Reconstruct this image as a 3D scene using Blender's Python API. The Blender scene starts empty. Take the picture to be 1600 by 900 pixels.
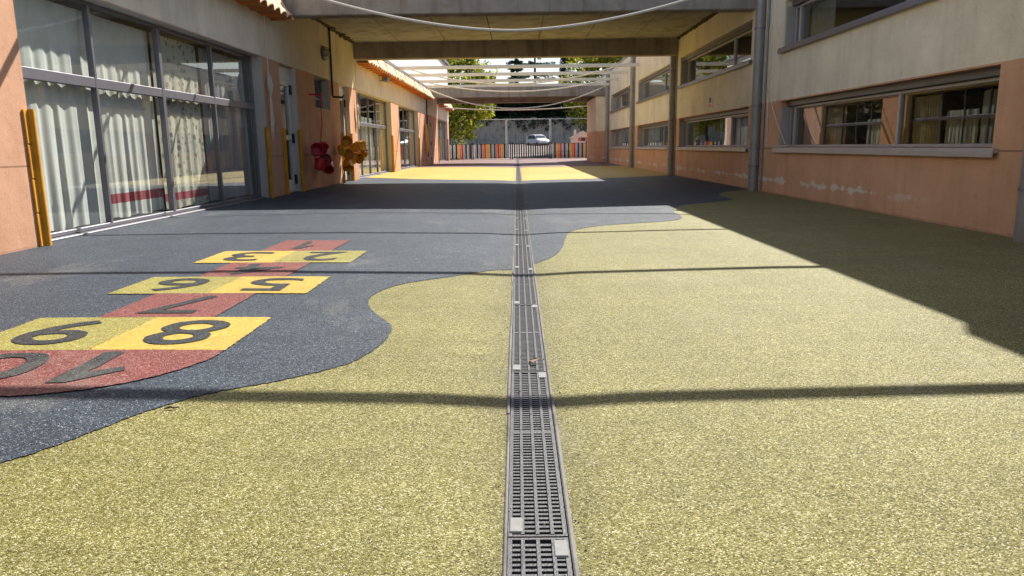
import bpy, bmesh, math, random
from mathutils import Vector, Matrix, noise
from mathutils.geometry import tessellate_polygon
random.seed(7)
R_ = math.radians
S = bpy.context.scene
COL = S.collection

# ------------------------------------------------------------------ camera
cam_d = bpy.data.cameras.new('camera')
cam = bpy.data.objects.new('camera', cam_d); COL.objects.link(cam)
cam_d.sensor_width = 36.0
cam_d.lens = 36.0 * 1156.0 / 1600.0
cam_d.clip_start = 0.05; cam_d.clip_end = 3000
cam.matrix_world = (Matrix.Translation((0, 0, 1.0)) @ Matrix.Rotation(.00899, 4, 'Z')
                    @ Matrix.Rotation(math.pi/2 - .1892, 4, 'X') @ Matrix.Rotation(-.01319, 4, 'Z'))
S.camera = cam

# ------------------------------------------------------------------ light
SUN_DIR = Vector((.515, .93, 1.0)).normalized()
elev = math.asin(SUN_DIR.z); azim = math.atan2(SUN_DIR.x, SUN_DIR.y)
W = bpy.data.worlds.new('World'); S.world = W; W.use_nodes = True
wn = W.node_tree.nodes; wl = W.node_tree.links
for n in list(wn): wn.remove(n)
sky = wn.new('ShaderNodeTexSky'); sky.sky_type = 'NISHITA'; sky.sun_disc = False
sky.sun_elevation = elev; sky.sun_rotation = azim
sky.air_density = 1.0; sky.dust_density = 1.2; sky.ozone_density = 1.0
bg = wn.new('ShaderNodeBackground'); bg.inputs['Strength'].default_value = .08
wo = wn.new('ShaderNodeOutputWorld')
wl.new(sky.outputs[0], bg.inputs[0]); wl.new(bg.outputs[0], wo.inputs[0])
sun_d = bpy.data.lights.new('sun', 'SUN'); sun_d.energy = 5.0; sun_d.angle = R_(.53); sun_d.color = (1, .95, .86)
sun = bpy.data.objects.new('sun', sun_d); COL.objects.link(sun)
sun.rotation_euler = SUN_DIR.to_track_quat('Z', 'Y').to_euler(); sun.location = (30, 50, 60)
S.view_settings.view_transform = 'Standard'; S.view_settings.look = 'None'
S.view_settings.gamma = 1; S.view_settings.use_curve_mapping = False
S.view_settings.exposure = 0.85
try:
    S.cycles.max_bounces = 10; S.cycles.diffuse_bounces = 5; S.cycles.glossy_bounces = 4
    S.cycles.transparent_max_bounces = 12; S.cycles.caustics_reflective = False; S.cycles.caustics_refractive = False
    S.cycles.use_denoising = True; S.cycles.sample_clamp_indirect = 6
except Exception: pass

# ------------------------------------------------------------------ materials
def lin(r, g, b):
    f = lambda c: (c/255/12.92) if c/255 <= .04045 else ((c/255+.055)/1.055)**2.4
    return (f(r), f(g), f(b), 1)
class NT:
    def __init__(s, name, rough=.7, spec=.5, metal=0):
        s.m = bpy.data.materials.new(name); s.m.use_nodes = True
        s.t = s.m.node_tree; s.b = s.t.nodes['Principled BSDF']; s.out = s.t.nodes['Material Output']
        s.b.inputs['Roughness'].default_value = rough
        s.b.inputs['Specular IOR Level'].default_value = spec
        s.b.inputs['Metallic'].default_value = metal
        s.tc = s.n('ShaderNodeTexCoord')
    def n(s, typ, **kw):
        n = s.t.nodes.new(typ)
        for k, v in kw.items(): setattr(n, k, v)
        return n
    def l(s, a, b): s.t.links.new(a, b)
    def noise(s, scale, detail=4, rough=.55, vec=None, sc3=None):
        n = s.n('ShaderNodeTexNoise'); n.inputs['Scale'].default_value = scale
        n.inputs['Detail'].default_value = detail; n.inputs['Roughness'].default_value = rough
        v = vec or s.tc.outputs['Object']
        if sc3:
            mp = s.n('ShaderNodeMapping'); mp.inputs['Scale'].default_value = sc3
            s.l(v, mp.inputs[0]); v = mp.outputs[0]
        s.l(v, n.inputs['Vector']); return n.outputs['Fac']
    def ramp(s, fac, stops, interp='LINEAR'):
        r = s.n('ShaderNodeValToRGB'); r.color_ramp.interpolation = interp
        e = r.color_ramp.elements
        while len(e) < len(stops): e.new(.5)
        for el, (p, c) in zip(e, stops): el.position = p; el.color = c if len(c) == 4 else (*c, 1)
        s.l(fac, r.inputs[0]); return r.outputs[0]
    def mix(s, fac, a, b, mode='MIX'):
        m = s.n('ShaderNodeMix', data_type='RGBA', blend_type=mode)
        def put(i, v):
            if isinstance(v, (tuple, list)): m.inputs[i].default_value = v if len(v) == 4 else (*v, 1)
            elif isinstance(v, (int, float)): m.inputs[i].default_value = v
            else: s.l(v, m.inputs[i])
        put(0, fac); put(6, a); put(7, b); return m.outputs[2]
    def math(s, op, a, b=0.0, clamp=False):
        m = s.n('ShaderNodeMath', operation=op); m.use_clamp = clamp
        for i, v in ((0, a), (1, b)):
            if isinstance(v, (int, float)): m.inputs[i].default_value = v
            else: s.l(v, m.inputs[i])
        return m.outputs[0]
    def col(s, c):
        if isinstance(c, tuple): s.b.inputs['Base Color'].default_value = c
        else: s.l(c, s.b.inputs['Base Color'])
        return s
    def bump(s, h, strength=.3, dist=.01):
        b = s.n('ShaderNodeBump'); b.inputs['Strength'].default_value = strength; b.inputs['Distance'].default_value = dist
        s.l(h, b.inputs['Height']); s.l(b.outputs[0], s.b.inputs['Normal']); return s
    def sep(s):
        x = s.n('ShaderNodeSeparateXYZ'); g = s.n('ShaderNodeNewGeometry'); s.l(g.outputs['Position'], x.inputs[0]); return x.outputs

def shade(c, k): return (c[0]*k, c[1]*k, c[2]*k, 1)
def m_plain(name, c, rough=.6, metal=0, var=.12, scale=6, bump=0, bscale=120, spec=.5):
    t = NT(name, rough, spec, metal)
    t.col(t.ramp(t.noise(scale), [(.3, shade(c, 1-var)), (.7, shade(c, 1+var))]))
    if bump: t.bump(t.noise(bscale, 3), bump, .01)
    return t.m
def m_rubber(name, stops, patch=.12, rough=.58, spec=.2):
    """poured rubber granules: every grain its own colour, rough relief"""
    t = NT(name, rough, spec)
    v = t.n('ShaderNodeTexVoronoi'); v.inputs['Scale'].default_value = 235
    t.l(t.tc.outputs['Object'], v.inputs['Vector'])
    sx = t.n('ShaderNodeSeparateColor'); t.l(v.outputs['Color'], sx.inputs[0])
    c = t.ramp(sx.outputs[0], stops)
    big = t.ramp(t.noise(.9, 5, .65), [(.28, (1-patch,)*3), (.72, (1+patch,)*3)])
    c = t.mix(1, c, big, 'MULTIPLY')
    fine = t.ramp(t.noise(7, 5, .7), [(.3, (1-patch*.8,)*3), (.7, (1+patch*.8,)*3)])
    c = t.mix(1, c, fine, 'MULTIPLY')
    streak = t.ramp(t.noise(1.0, 5, .7, sc3=(.5, 5, 1)), [(.35, (.94, .94, .95)), (.65, (1.05, 1.05, 1.04))])
    c = t.mix(1, c, streak, 'MULTIPLY')
    # trodden-in dirt along the drain and scattered scuffs
    px = t.sep()
    near = t.math('SUBTRACT', 1.0, t.math('DIVIDE', t.math('ABSOLUTE', t.math('SUBTRACT', px[0], .045)), .30), clamp=True)
    dm = t.math('MULTIPLY', t.math('POWER', near, 1.6), t.math('MULTIPLY', t.noise(11, 6, .75), 1.15))
    c = t.mix(t.math('MULTIPLY', dm, .75, clamp=True), c, (.055, .048, .036))
    sc = t.ramp(t.noise(2.3, 7, .72), [(.66, (0, 0, 0)), (.76, (1, 1, 1))])
    c = t.mix(t.math('MULTIPLY', sc, .45), c, (.05, .045, .035))
    pale = t.ramp(t.noise(1.1, 6, .7, sc3=(1, .5, 1)), [(.56, (0, 0, 0)), (.72, (1, 1, 1))])
    c = t.mix(t.math('MULTIPLY', pale, .24), c, (.42, .40, .33))
    t.col(c)
    rr = t.n('ShaderNodeMapRange'); rr.inputs[3].default_value = rough-.22; rr.inputs[4].default_value = rough+.2
    t.l(sx.outputs[1], rr.inputs[0]); t.l(rr.outputs[0], t.b.inputs['Roughness'])
    # grains: height from distance plus a tilt of every grain
    h = t.math('ADD', t.math('MULTIPLY', v.outputs['Distance'], -1.0), t.math('MULTIPLY', sx.outputs[2], .5))
    t.bump(h, .7, .004)
    return t.m
def m_render(name, stops, peel=None, joint=None, dirt=.15):
    """painted render; stops = [(height, colour)...]: the paint changes colour at a height"""
    t = NT(name, .85, .3); x = t.sep()
    c = stops[0][1]
    for z, cc in stops[1:]:
        c = t.mix(t.math('GREATER_THAN', x[2], z), c, cc)
    mott = t.ramp(t.noise(1.3, 6, .65), [(.3, (1-dirt,)*3), (.7, (1+dirt*.6,)*3)])
    c = t.mix(1, c, mott, 'MULTIPLY')
    run = t.ramp(t.noise(1, 5, .6, sc3=(4, 4, .22)), [(.30, (.84, .82, .79)), (.52, (1, 1, 1))])
    c = t.mix(.62, c, run, 'MULTIPLY')
    spots = t.ramp(t.noise(9, 3, .5), [(.24, (.82, .8, .78)), (.31, (1, 1, 1))])
    c = t.mix(.8, c, spots, 'MULTIPLY')
    c = t.mix(1, c, t.ramp(t.noise(95, 3, .6), [(.3, (.88, .88, .88)), (.7, (1.1, 1.1, 1.1))]), 'MULTIPLY')
    if joint is not None:
        d = t.math('ABSOLUTE', t.math('SUBTRACT', x[2], joint))
        below = t.math('LESS_THAN', d, .009)
        low = t.math('LESS_THAN', x[2], 1.81 if peel else 2.8)
        c = t.mix(t.math('MULTIPLY', t.math('MULTIPLY', below, low), .6), c, (.13, .07, .045))
    if peel:
        z0, z1 = peel
        zone = t.math('SUBTRACT', 1.0, t.math('DIVIDE', t.math('ABSOLUTE', t.math('SUBTRACT', x[2], (z0+z1)/2)), (z1-z0)/2), clamp=True)
        pn = t.math('MULTIPLY', t.noise(2.6, 9, .72), t.math('ADD', t.math('MULTIPLY', zone, .42), .58))
        reg = t.ramp(t.noise(.42, 2), [(.40, (0, 0, 0)), (.47, (1, 1, 1))])
        msk = t.math('MULTIPLY', t.ramp(pn, [(.47, (0, 0, 0)), (.485, (1, 1, 1))]), reg)
        c = t.mix(t.math('MULTIPLY', msk, .9), c, lin(232, 224, 214))
    # dirt splash along the foot of the wall: grime band
    foot = t.math('MULTIPLY', t.math('LESS_THAN', x[2], t.math('MULTIPLY', t.noise(5, 5), .05)), .25)
    c = t.mix(foot, c, (.09, .07, .05))
    t.col(c); t.bump(t.math('ADD', t.noise(120, 4, .6), t.math('MULTIPLY', t.noise(9, 3), 1.2)), .5, .008)
    return t.m
def m_concrete(name, c, board=True, stain=.35):
    t = NT(name, .9, .25)
    a = t.ramp(t.noise(1.6, 8, .68), [(.25, shade(c, 1-stain)), (.5, c), (.78, shade(c, 1.22))])
    drip = t.ramp(t.noise(1, 6, .62, sc3=(3.2, 3.2, .35)), [(.3, (.5, .46, .42)), (.52, (1, 1, 1))])
    a = t.mix(.75, a, drip, 'MULTIPLY')
    rust = t.ramp(t.noise(2.2, 4, .6, sc3=(1, 1, 2)), [(.6, (1, 1, 1)), (.75, (.86, .66, .5))])
    a = t.mix(.7, a, rust, 'MULTIPLY')
    holes = t.ramp(t.noise(26, 2, .4), [(.22, (.35, .33, .3)), (.27, (1, 1, 1))])
    a = t.mix(1, a, holes, 'MULTIPLY')
    t.col(a); t.bump(t.noise(40, 6, .65), .4, .012); return t.m
def m_glass(name, tint=(.92, .955, .945), ior=.08):
    t = NT(name); nt = t.t
    tr = t.n('ShaderNodeBsdfTransparent'); tr.inputs[0].default_value = (*tint, 1)
    gl = t.n('ShaderNodeBsdfGlossy'); gl.inputs['Roughness'].default_value = .012; gl.inputs[0].default_value = (.95, .97, .97, 1)
    lw = t.n('ShaderNodeLayerWeight'); lw.inputs[0].default_value = .5
    p5 = t.math('POWER', lw.outputs['Facing'], 4.0)
    fac = t.math('ADD', t.math('MULTIPLY', p5, 1-ior), ior)
    bm = t.n('ShaderNodeBump'); bm.inputs['Strength'].default_value = .04; bm.inputs['Distance'].default_value = .02
    t.l(t.noise(.7, 2), bm.inputs['Height']); t.l(bm.outputs[0], gl.inputs['Normal'])
    mx = t.n('ShaderNodeMixShader'); t.l(fac, mx.inputs[0]); t.l(tr.outputs[0], mx.inputs[1]); t.l(gl.outputs[0], mx.inputs[2])
    t.l(mx.outputs[0], t.out.inputs[0]); return t.m
def m_cloth(name, c, hem=None, motif=False):
    t = NT(name, .9, .1); x = t.sep()
    cc = t.ramp(t.noise(3, 4), [(.3, shade(c, .88)), (.7, shade(c, 1.08))])
    if motif:
        v = t.n('ShaderNodeTexVoronoi'); v.inputs['Scale'].default_value = 8.5; t.l(t.tc.outputs['Object'], v.inputs['Vector'])
        sx = t.n('ShaderNodeSeparateColor'); t.l(v.outputs['Color'], sx.inputs[0])
        on = t.math('MULTIPLY', t.math('LESS_THAN', t.math('ADD', v.outputs['Distance'], t.math('MULTIPLY', t.math('SUBTRACT', t.noise(26, 3), .5), .9)), t.math('MULTIPLY_ADD', sx.outputs[1], .2)), t.math('GREATER_THAN', sx.outputs[2], .12))
        for n in nt_last(t, 'MULTIPLY_ADD'): n.inputs[2].default_value = .2
        tone = t.ramp(sx.outputs[0], [(0, lin(70, 60, 55)), (.35, lin(110, 70, 60)), (.6, lin(60, 90, 85)), (.85, lin(150, 120, 80))], 'CONSTANT')
        cc = t.mix(t.math('MULTIPLY', on, .6), cc, tone)
    if hem:
        z0, z1, hc = hem
        cc = t.mix(t.math('MULTIPLY', t.math('GREATER_THAN', x[2], z0), t.math('LESS_THAN', x[2], z1)), cc, hc)
    t.col(cc)
    tl = t.n('ShaderNodeBsdfTranslucent'); t.l(cc, tl.inputs[0])
    mx = t.n('ShaderNodeMixShader'); mx.inputs[0].default_value = .15
    t.l(t.b.outputs[0], mx.inputs[1]); t.l(tl.outputs[0], mx.inputs[2]); t.l(mx.outputs[0], t.out.inputs[0])
    return t.m
def nt_last(t, op): return [n for n in t.t.nodes if n.type == 'MATH' and n.operation == op]
def m_leaf(name, stops):
    t = NT(name, .55, .35)
    oi = t.n('ShaderNodeNewGeometry')
    c = t.ramp(oi.outputs['Random Per Island'], stops)
    c = t.mix(1, c, t.ramp(t.noise(.7, 3), [(.3, (.75, .8, .75)), (.7, (1.2, 1.15, 1.1))]), 'MULTIPLY')
    t.col(c)
    tl = t.n('ShaderNodeBsdfTranslucent'); t.l(c, tl.inputs[0])
    mx = t.n('ShaderNodeMixShader'); mx.inputs[0].default_value = .5
    t.l(t.b.outputs[0], mx.inputs[1]); t.l(tl.outputs[0], mx.inputs[2]); t.l(mx.outputs[0], t.out.inputs[0])
    return t.m

M = {}
GREEN = [(0, (.048, .043, .007)), (.2, (.128, .114, .024)), (.55, (.225, .202, .056)), (.85, (.345, .312, .128)), (1, (.61, .57, .38))]
BLUE = [(0, (.009, .014, .021)), (.3, (.024, .033, .047)), (.65, (.052, .069, .095)), (.93, (.11, .135, .168)), (1, (.40, .43, .46))]
YEL = [(0, (.34, .22, .03)), (.35, (.50, .335, .05)), (.8, (.63, .45, .085)), (1, (.8, .68, .33))]
RED = [(0, (.075, .016, .014)), (.35, (.18, .040, .036)), (.8, (.28, .082, .072)), (1, (.5, .34, .3))]
OLV = [(0, (.12, .10, .012)), (.3, (.26, .22, .045)), (.75, (.40, .36, .085)), (1, (.62, .58, .33))]
NUM = [(0, (.012, .013, .014)), (.4, (.026, .029, .032)), (.9, (.055, .060, .066)), (1, (.25, .26, .27))]
MAR = [(0, (.075, .03, .03)), (.35, (.17, .085, .08)), (.8, (.26, .15, .14)), (1, (.5, .4, .38))]
M['green'] = m_rubber('green_rubber', GREEN); M['blue'] = m_rubber('blue_rubber', BLUE, .16)
M['yellow'] = m_rubber('yellow_rubber', YEL); M['red'] = m_rubber('red_rubber', RED)
M['olive'] = m_rubber('olive_rubber', OLV); M['numeral'] = m_rubber('charcoal_rubber', NUM); M['maroon'] = m_rubber('maroon_rubber', MAR)
CREAM = lin(246, 236, 212); ORANGE = lin(216, 166, 134); ORANGE_R = lin(226, 178, 144)
M['left_wall'] = m_render('left_render', [(0, ORANGE), (2.862, lin(236, 224, 200))], joint=.86)
M['right_wall'] = m_render('right_render', [(0, ORANGE_R), (1.812, CREAM)], peel=(.12, .42), joint=.885)
M['pier'] = M['right_wall']
M['white_wall'] = m_render('white_render', [(0, lin(240, 238, 232))])
M['reveal'] = m_plain('white_reveal', lin(215, 208, 200), .8, var=.06, scale=2, bump=.2)
M['concrete'] = m_concrete('bare_concrete', (.37, .335, .30, 1))
M['soffit'] = m_concrete('soffit_concrete', (.40, .395, .38, 1), stain=.26)
M['old_concrete'] = m_concrete('old_concrete', (.56, .49, .42, 1), stain=.5)
M['alu'] = m_plain('grey_aluminium', lin(132, 130, 138), .42, .55, var=.06)
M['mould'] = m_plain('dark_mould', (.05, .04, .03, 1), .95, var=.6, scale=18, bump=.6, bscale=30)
M['alu_light'] = m_plain('pale_aluminium', lin(186, 182, 182), .45, .3, var=.06)
M['alu_dark'] = m_plain('dark_aluminium', lin(120, 122, 130), .45, .5, var=.06)  # darker grey metal for shutter boxes, transom strips and lamps
M['pipe'] = m_plain('zinc_pipe', lin(150, 150, 150), .5, .45, var=.14, scale=3)
M['white_paint'] = m_plain('white_paint', lin(232, 230, 224), .5, var=.05)
M['rope'] = m_plain('white_rope', lin(225, 218, 205), .8, var=.1, scale=40)
M['glass'] = m_glass('window_glass'); M['glass_r'] = m_glass('wing_glass', (.62, .66, .63), .07)
M['cloth'] = m_cloth('white_sheer', lin(240, 240, 232))
M['cloth_hem'] = m_cloth('white_sheer_red_hem', lin(240, 238, 228), (.3, .43, lin(196, 110, 112)))
M['cloth_owl'] = m_cloth('printed_curtain', lin(222, 216, 198), (.22, .34, lin(190, 105, 108)), True)
M['cloth_grey'] = m_cloth('grey_curtain', lin(185, 186, 184))
M['cloth_orange'] = m_cloth('apricot_curtain', lin(235, 180, 130))
M['cloth_cream'] = m_cloth('cream_curtain', lin(225, 210, 175))
M['room'] = m_plain('room_paint', lin(150, 138, 120), .9)
M['room_floor'] = m_plain('room_lino', lin(110, 100, 88), .5)
M['foam'] = m_plain('mustard_foam', lin(214, 150, 40), .85, var=.18, scale=4, bump=.25, bscale=30)
M['tile'] = m_plain('clay_tile', lin(240, 198, 158), .8, var=.16, scale=5, bump=.4, bscale=30)
M['wood_soffit'] = m_plain('orange_boards', lin(205, 125, 55), .7, var=.15, scale=3)
M['gutter'] = m_plain('grey_gutter', lin(130, 130, 134), .5, .3)
M['black'] = m_plain('black_iron', lin(28, 28, 30), .5, .2)
M['rubber_black'] = m_plain('black_plastic', lin(20, 20, 20), .5)
M['steel_grate'] = m_plain('galvanised_iron', lin(76, 76, 79), .55, .25, var=.25, scale=14, bump=.3, bscale=160)
M['grate_pad'] = m_plain('pale_pad', lin(128, 128, 126), .7, var=.15, scale=40)
M['drain_edge'] = m_concrete('drain_edging', (.22, .215, .205, 1))
M['channel'] = m_plain('dirty_channel', (.012, .012, .012, 1), .9)
M['bucket_red'] = m_plain('red_bucket', lin(205, 40, 55), .4, var=.15, scale=5)
M['bucket_yellow'] = m_plain('yellow_bucket', lin(244, 178, 50), .45, var=.15, scale=5)
M['bark'] = m_plain('bark', (.10, .075, .055, 1), .95, var=.35, scale=8, bump=.6, bscale=25)
M['leaf_yellow'] = m_leaf('lime_leaves', [(0, (.05, .09, .014)), (.35, (.18, .23, .025)), (.7, (.42, .42, .04)), (1, (.68, .6, .08))])
M['leaf_green'] = m_leaf('green_leaves', [(0, (.025, .05, .012)), (.6, (.07, .11, .02)), (1, (.2, .22, .04))])
M['leaf_dark'] = m_leaf('hedge_leaves', [(0, (.008, .02, .01)), (.7, (.022, .045, .018)), (1, (.06, .085, .03))])
M['needle'] = m_leaf('cedar_needles', [(0, (.012, .03, .024)), (.7, (.03, .055, .04)), (1, (.06, .085, .06))])
M['car'] = m_plain('white_car_paint', lin(225, 226, 228), .25, var=.02)
M['car_glass'] = m_plain('car_glass', lin(70, 90, 95), .08, var=.1, spec=1.0)
M['tyre'] = m_plain('tyre', lin(25, 25, 26), .8)
M['rim'] = m_plain('rim', lin(150, 150, 152), .35, .7)
M['lamp_glass'] = m_plain('frosted_lamp', lin(190, 185, 170), .35)
M['house_plastic'] = m_plain('apricot_plastic', lin(255, 236, 212), .5, var=.05)
M['house_pink'] = m_plain('pink_plastic', lin(225, 130, 125), .5)
M['house_brown'] = m_plain('brown_plastic', lin(105, 75, 60), .5)
M['asphalt'] = m_plain('ground_asphalt', (.21, .17, .15, 1), .95, var=.2, scale=3, bump=.3, bscale=60)
M['leaf_dead'] = m_plain('dead_leaf', lin(150, 128, 108), .9)
M['p_grey'] = m_plain('picket_grey', lin(190, 190, 195), .5); M['p_navy'] = m_plain('picket_navy', lin(35, 42, 62), .5)
M['p_yellow'] = m_plain('picket_yellow', lin(250, 190, 50), .5); M['p_red'] = m_plain('picket_red', lin(215, 45, 40), .5)
M['p_orange'] = m_plain('picket_orange', lin(245, 140, 80), .5); M['p_black'] = m_plain('picket_black', lin(32, 32, 34), .5)
M['p_brown'] = m_plain('picket_brown', lin(62, 46, 36), .6)
M['wire'] = m_plain('fence_wire', lin(120, 125, 120), .5, .4)

# ------------------------------------------------------------------ object helpers
class MB:
    """collects simple shapes and links them as ONE mesh object"""
    def __init__(s): s.v = []; s.f = []; s.mi = []; s.mats = []
    def _m(s, mat):
        if mat not in s.mats: s.mats.append(mat)
        return s.mats.index(mat)
    def poly(s, pts, faces, mat):
        o = len(s.v); k = s._m(mat); s.v += [tuple(p) for p in pts]
        for f in faces: s.f.append([o+i for i in f]); s.mi.append(k)
    def box(s, x0, x1, y0, y1, z0, z1, mat, xf=None):
        p = [(x, y, z) for x in (x0, x1) for y in (y0, y1) for z in (z0, z1)]
        if xf is not None: p = [tuple(xf @ Vector(q)) for q in p]
        s.poly(p, [(0, 1, 3, 2), (4, 6, 7, 5), (0, 4, 5, 1), (2, 3, 7, 6), (0, 2, 6, 4), (1, 5, 7, 3)], mat)
    def bbox(s, x0, x1, y0, y1, z0, z1, mat, b=.006):
        """box with bevelled edges"""
        bm = bmesh.new(); bmesh.ops.create_cube(bm, size=1)
        for v in bm.verts:
            v.co = ((x0+x1)/2+v.co.x*(x1-x0), (y0+y1)/2+v.co.y*(y1-y0), (z0+z1)/2+v.co.z*(z1-z0))
        bmesh.ops.bevel(bm, geom=bm.edges[:], offset=b, segments=1, affect='EDGES')
        s.bm(bm, mat)
    def bm(s, bm, mat):
        bm.verts.index_update()
        s.poly([v.co[:] for v in bm.verts], [[v.index for v in f.verts] for f in bm.faces], mat); bm.free()
    def tube(s, pts, r, mat, n=8, cap=True):
        P = [Vector(p) for p in pts]; rs = r if isinstance(r, (list, tuple)) else [r]*len(P)
        o = len(s.v); k = s._m(mat); up = Vector((0, 0, 1)); prev = None
        for i, p in enumerate(P):
            d = (P[min(i+1, len(P)-1)]-P[max(i-1, 0)]).normalized()
            if prev is None:
                a = d.cross(up if abs(d.z) < .9 else Vector((1, 0, 0))).normalized()
            else:
                a = (prev-d*prev.dot(d)).normalized()
            prev = a; b = d.cross(a)
            for j in range(n):
                t = 2*math.pi*j/n; s.v.append(tuple(p+(a*math.cos(t)+b*math.sin(t))*rs[i]))
        for i in range(len(P)-1):
            for j in range(n):
                s.f.append([o+i*n+j, o+i*n+(j+1) % n, o+(i+1)*n+(j+1) % n, o+(i+1)*n+j]); s.mi.append(k)
        if cap:
            s.f.append([o+j for j in range(n)][::-1]); s.mi.append(k)
            s.f.append([o+(len(P)-1)*n+j for j in range(n)]); s.mi.append(k)
    def lathe(s, prof, mat, n=20, xf=None):
        xf = xf or Matrix(); o = len(s.v); k = s._m(mat)
        for r, z in prof:
            for j in range(n):
                t = 2*math.pi*j/n; s.v.append(tuple(xf @ Vector((r*math.cos(t), r*math.sin(t), z))))
        for i in range(len(prof)-1):
            for j in range(n):
                s.f.append([o+i*n+j, o+i*n+(j+1) % n, o+(i+1)*n+(j+1) % n, o+(i+1)*n+j]); s.mi.append(k)
    def build(s, name, parent=None, smooth=False, recalc=True):
        me = bpy.data.meshes.new(name); me.from_pydata(s.v, [], s.f)
        for m in s.mats: me.materials.append(M[m])
        me.polygons.foreach_set('material_index', s.mi)
        if recalc:
            bm = bmesh.new(); bm.from_mesh(me); bmesh.ops.recalc_face_normals(bm, faces=bm.faces[:]); bm.to_mesh(me); bm.free()
        if smooth:
            me.polygons.foreach_set('use_smooth', [True]*len(me.polygons))
            try: me.set_sharp_from_angle(angle=R_(40))
            except Exception: pass
        me.update()
        o = bpy.data.objects.new(name, me); COL.objects.link(o)
        if parent is not None: o.parent = parent; o.matrix_parent_inverse = Matrix.Translation(-parent.location) if parent.type == 'EMPTY' else Matrix()
        return o
def tag(o, label=None, cat=None, group=None, kind=None):
    if label: o['label'] = label
    if cat: o['category'] = cat
    if group: o['group'] = group
    if kind: o['kind'] = kind
    return o
def empty(name, loc, label, cat, group=None):
    o = bpy.data.objects.new(name, None); COL.objects.link(o); o.location = loc; o.empty_display_size = .2
    return tag(o, label, cat, group)
def dup(root, delta, label=None):
    r = root.copy(); COL.objects.link(r); r.location = Vector(root.location)+Vector(delta)
    if label: r['label'] = label
    for ch in root.children:
        c = ch.copy(); COL.objects.link(c); c.parent = r
        for g in ch.children:
            d = g.copy(); COL.objects.link(d); d.parent = c
    return r

# ------------------------------------------------------------------ the setting: ground and rubber floors
DX = .045
def gz(x):
    a = abs(x-DX); P = [(0, -.05), (.105, -.05), (.45, -.034), (2.0, -.010), (3.6, 0), (99, 0)]
    for (a0, z0), (a1, z1) in zip(P, P[1:]):
        if a <= a1: return z0+(z1-z0)*(a-a0)/(a1-a0)
    return 0
KINKS = [DX+s*k for k in (.105, .45, 2.0, 3.6) for s in (-1, 1)]
SLOT = (DX-.094, DX+.094)
def sheet(name, polys, mat, off, parent=None, slot=True):
    bm = bmesh.new()
    for poly in polys:
        vs = [bm.verts.new((x, y, 0)) for x, y in poly]
        for t in tessellate_polygon([[Vector((x, y, 0)) for x, y in poly]]):
            try: bm.faces.new([vs[i] for i in t])
            except ValueError: pass
    for k in KINKS+(list(SLOT) if slot else []):
        bmesh.ops.bisect_plane(bm, geom=bm.verts[:]+bm.edges[:]+bm.faces[:], plane_co=(k, 0, 0), plane_no=(1, 0, 0), dist=1e-6)
    if slot:
        bmesh.ops.delete(bm, geom=[f for f in bm.faces if SLOT[0] < f.calc_center_median().x < SLOT[1]], context='FACES')
    for v in bm.verts: v.co.z = gz(v.co.x)+off
    for f in bm.faces:
        if f.normal.z < 0: f.normal_flip()
    bm.normal_update()
    for f in bm.faces:
        if f.normal.z < 0: f.normal_flip()
    me = bpy.data.meshes.new(name); bm.to_mesh(me); bm.free(); me.materials.append(M[mat])
    o = bpy.data.objects.new(name, me); COL.objects.link(o)
    if parent: o.parent = parent; o.matrix_parent_inverse = Matrix.Translation(-parent.location) if parent.type == 'EMPTY' else Matrix()
    return o
def chaikin(p, n=2):
    for _ in range(n):
        q = [p[0]]
        for a, b in zip(p, p[1:]):
            q += [(a[0]*.75+b[0]*.25, a[1]*.75+b[1]*.25), (a[0]*.25+b[0]*.75, a[1]*.25+b[1]*.75)]
        p = q+[p[-1]]
    return p
def ragged(p, step=.014, amp=.006, rng=random.Random(3)):
    """granule edges are never a clean cut"""
    out = []
    for a, b in zip(p, p[1:]):
        L = math.dist(a, b); n = max(1, int(L/step))
        for i in range(n):
            t = i/n; k = amp if (i or out) else 0
            out.append((a[0]+(b[0]-a[0])*t+rng.uniform(-k, k), a[1]+(b[1]-a[1])*t+rng.uniform(-k, k)))
    return out+[p[-1]]

gb = MB()   # one ground sheet to the horizon: flat under the yard, rising slowly behind the fence
ys = [-600, -60, 56, 66, 82, 102, 110, 180, 900]; zs = [-.25, -.25, -.25, -.02, .45, 1.3, 1.3, 1.3, 1.3]
xs = [-900, -60, 60, 900]
gb.poly([(x, y, z) for y, z in zip(ys, zs) for x in xs], [(i*4+j, i*4+j+1, (i+1)*4+j+1, (i+1)*4+j) for i in range(len(ys)-1) for j in range(3)], 'asphalt')
tag(gb.build('ground'), kind='structure')

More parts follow.
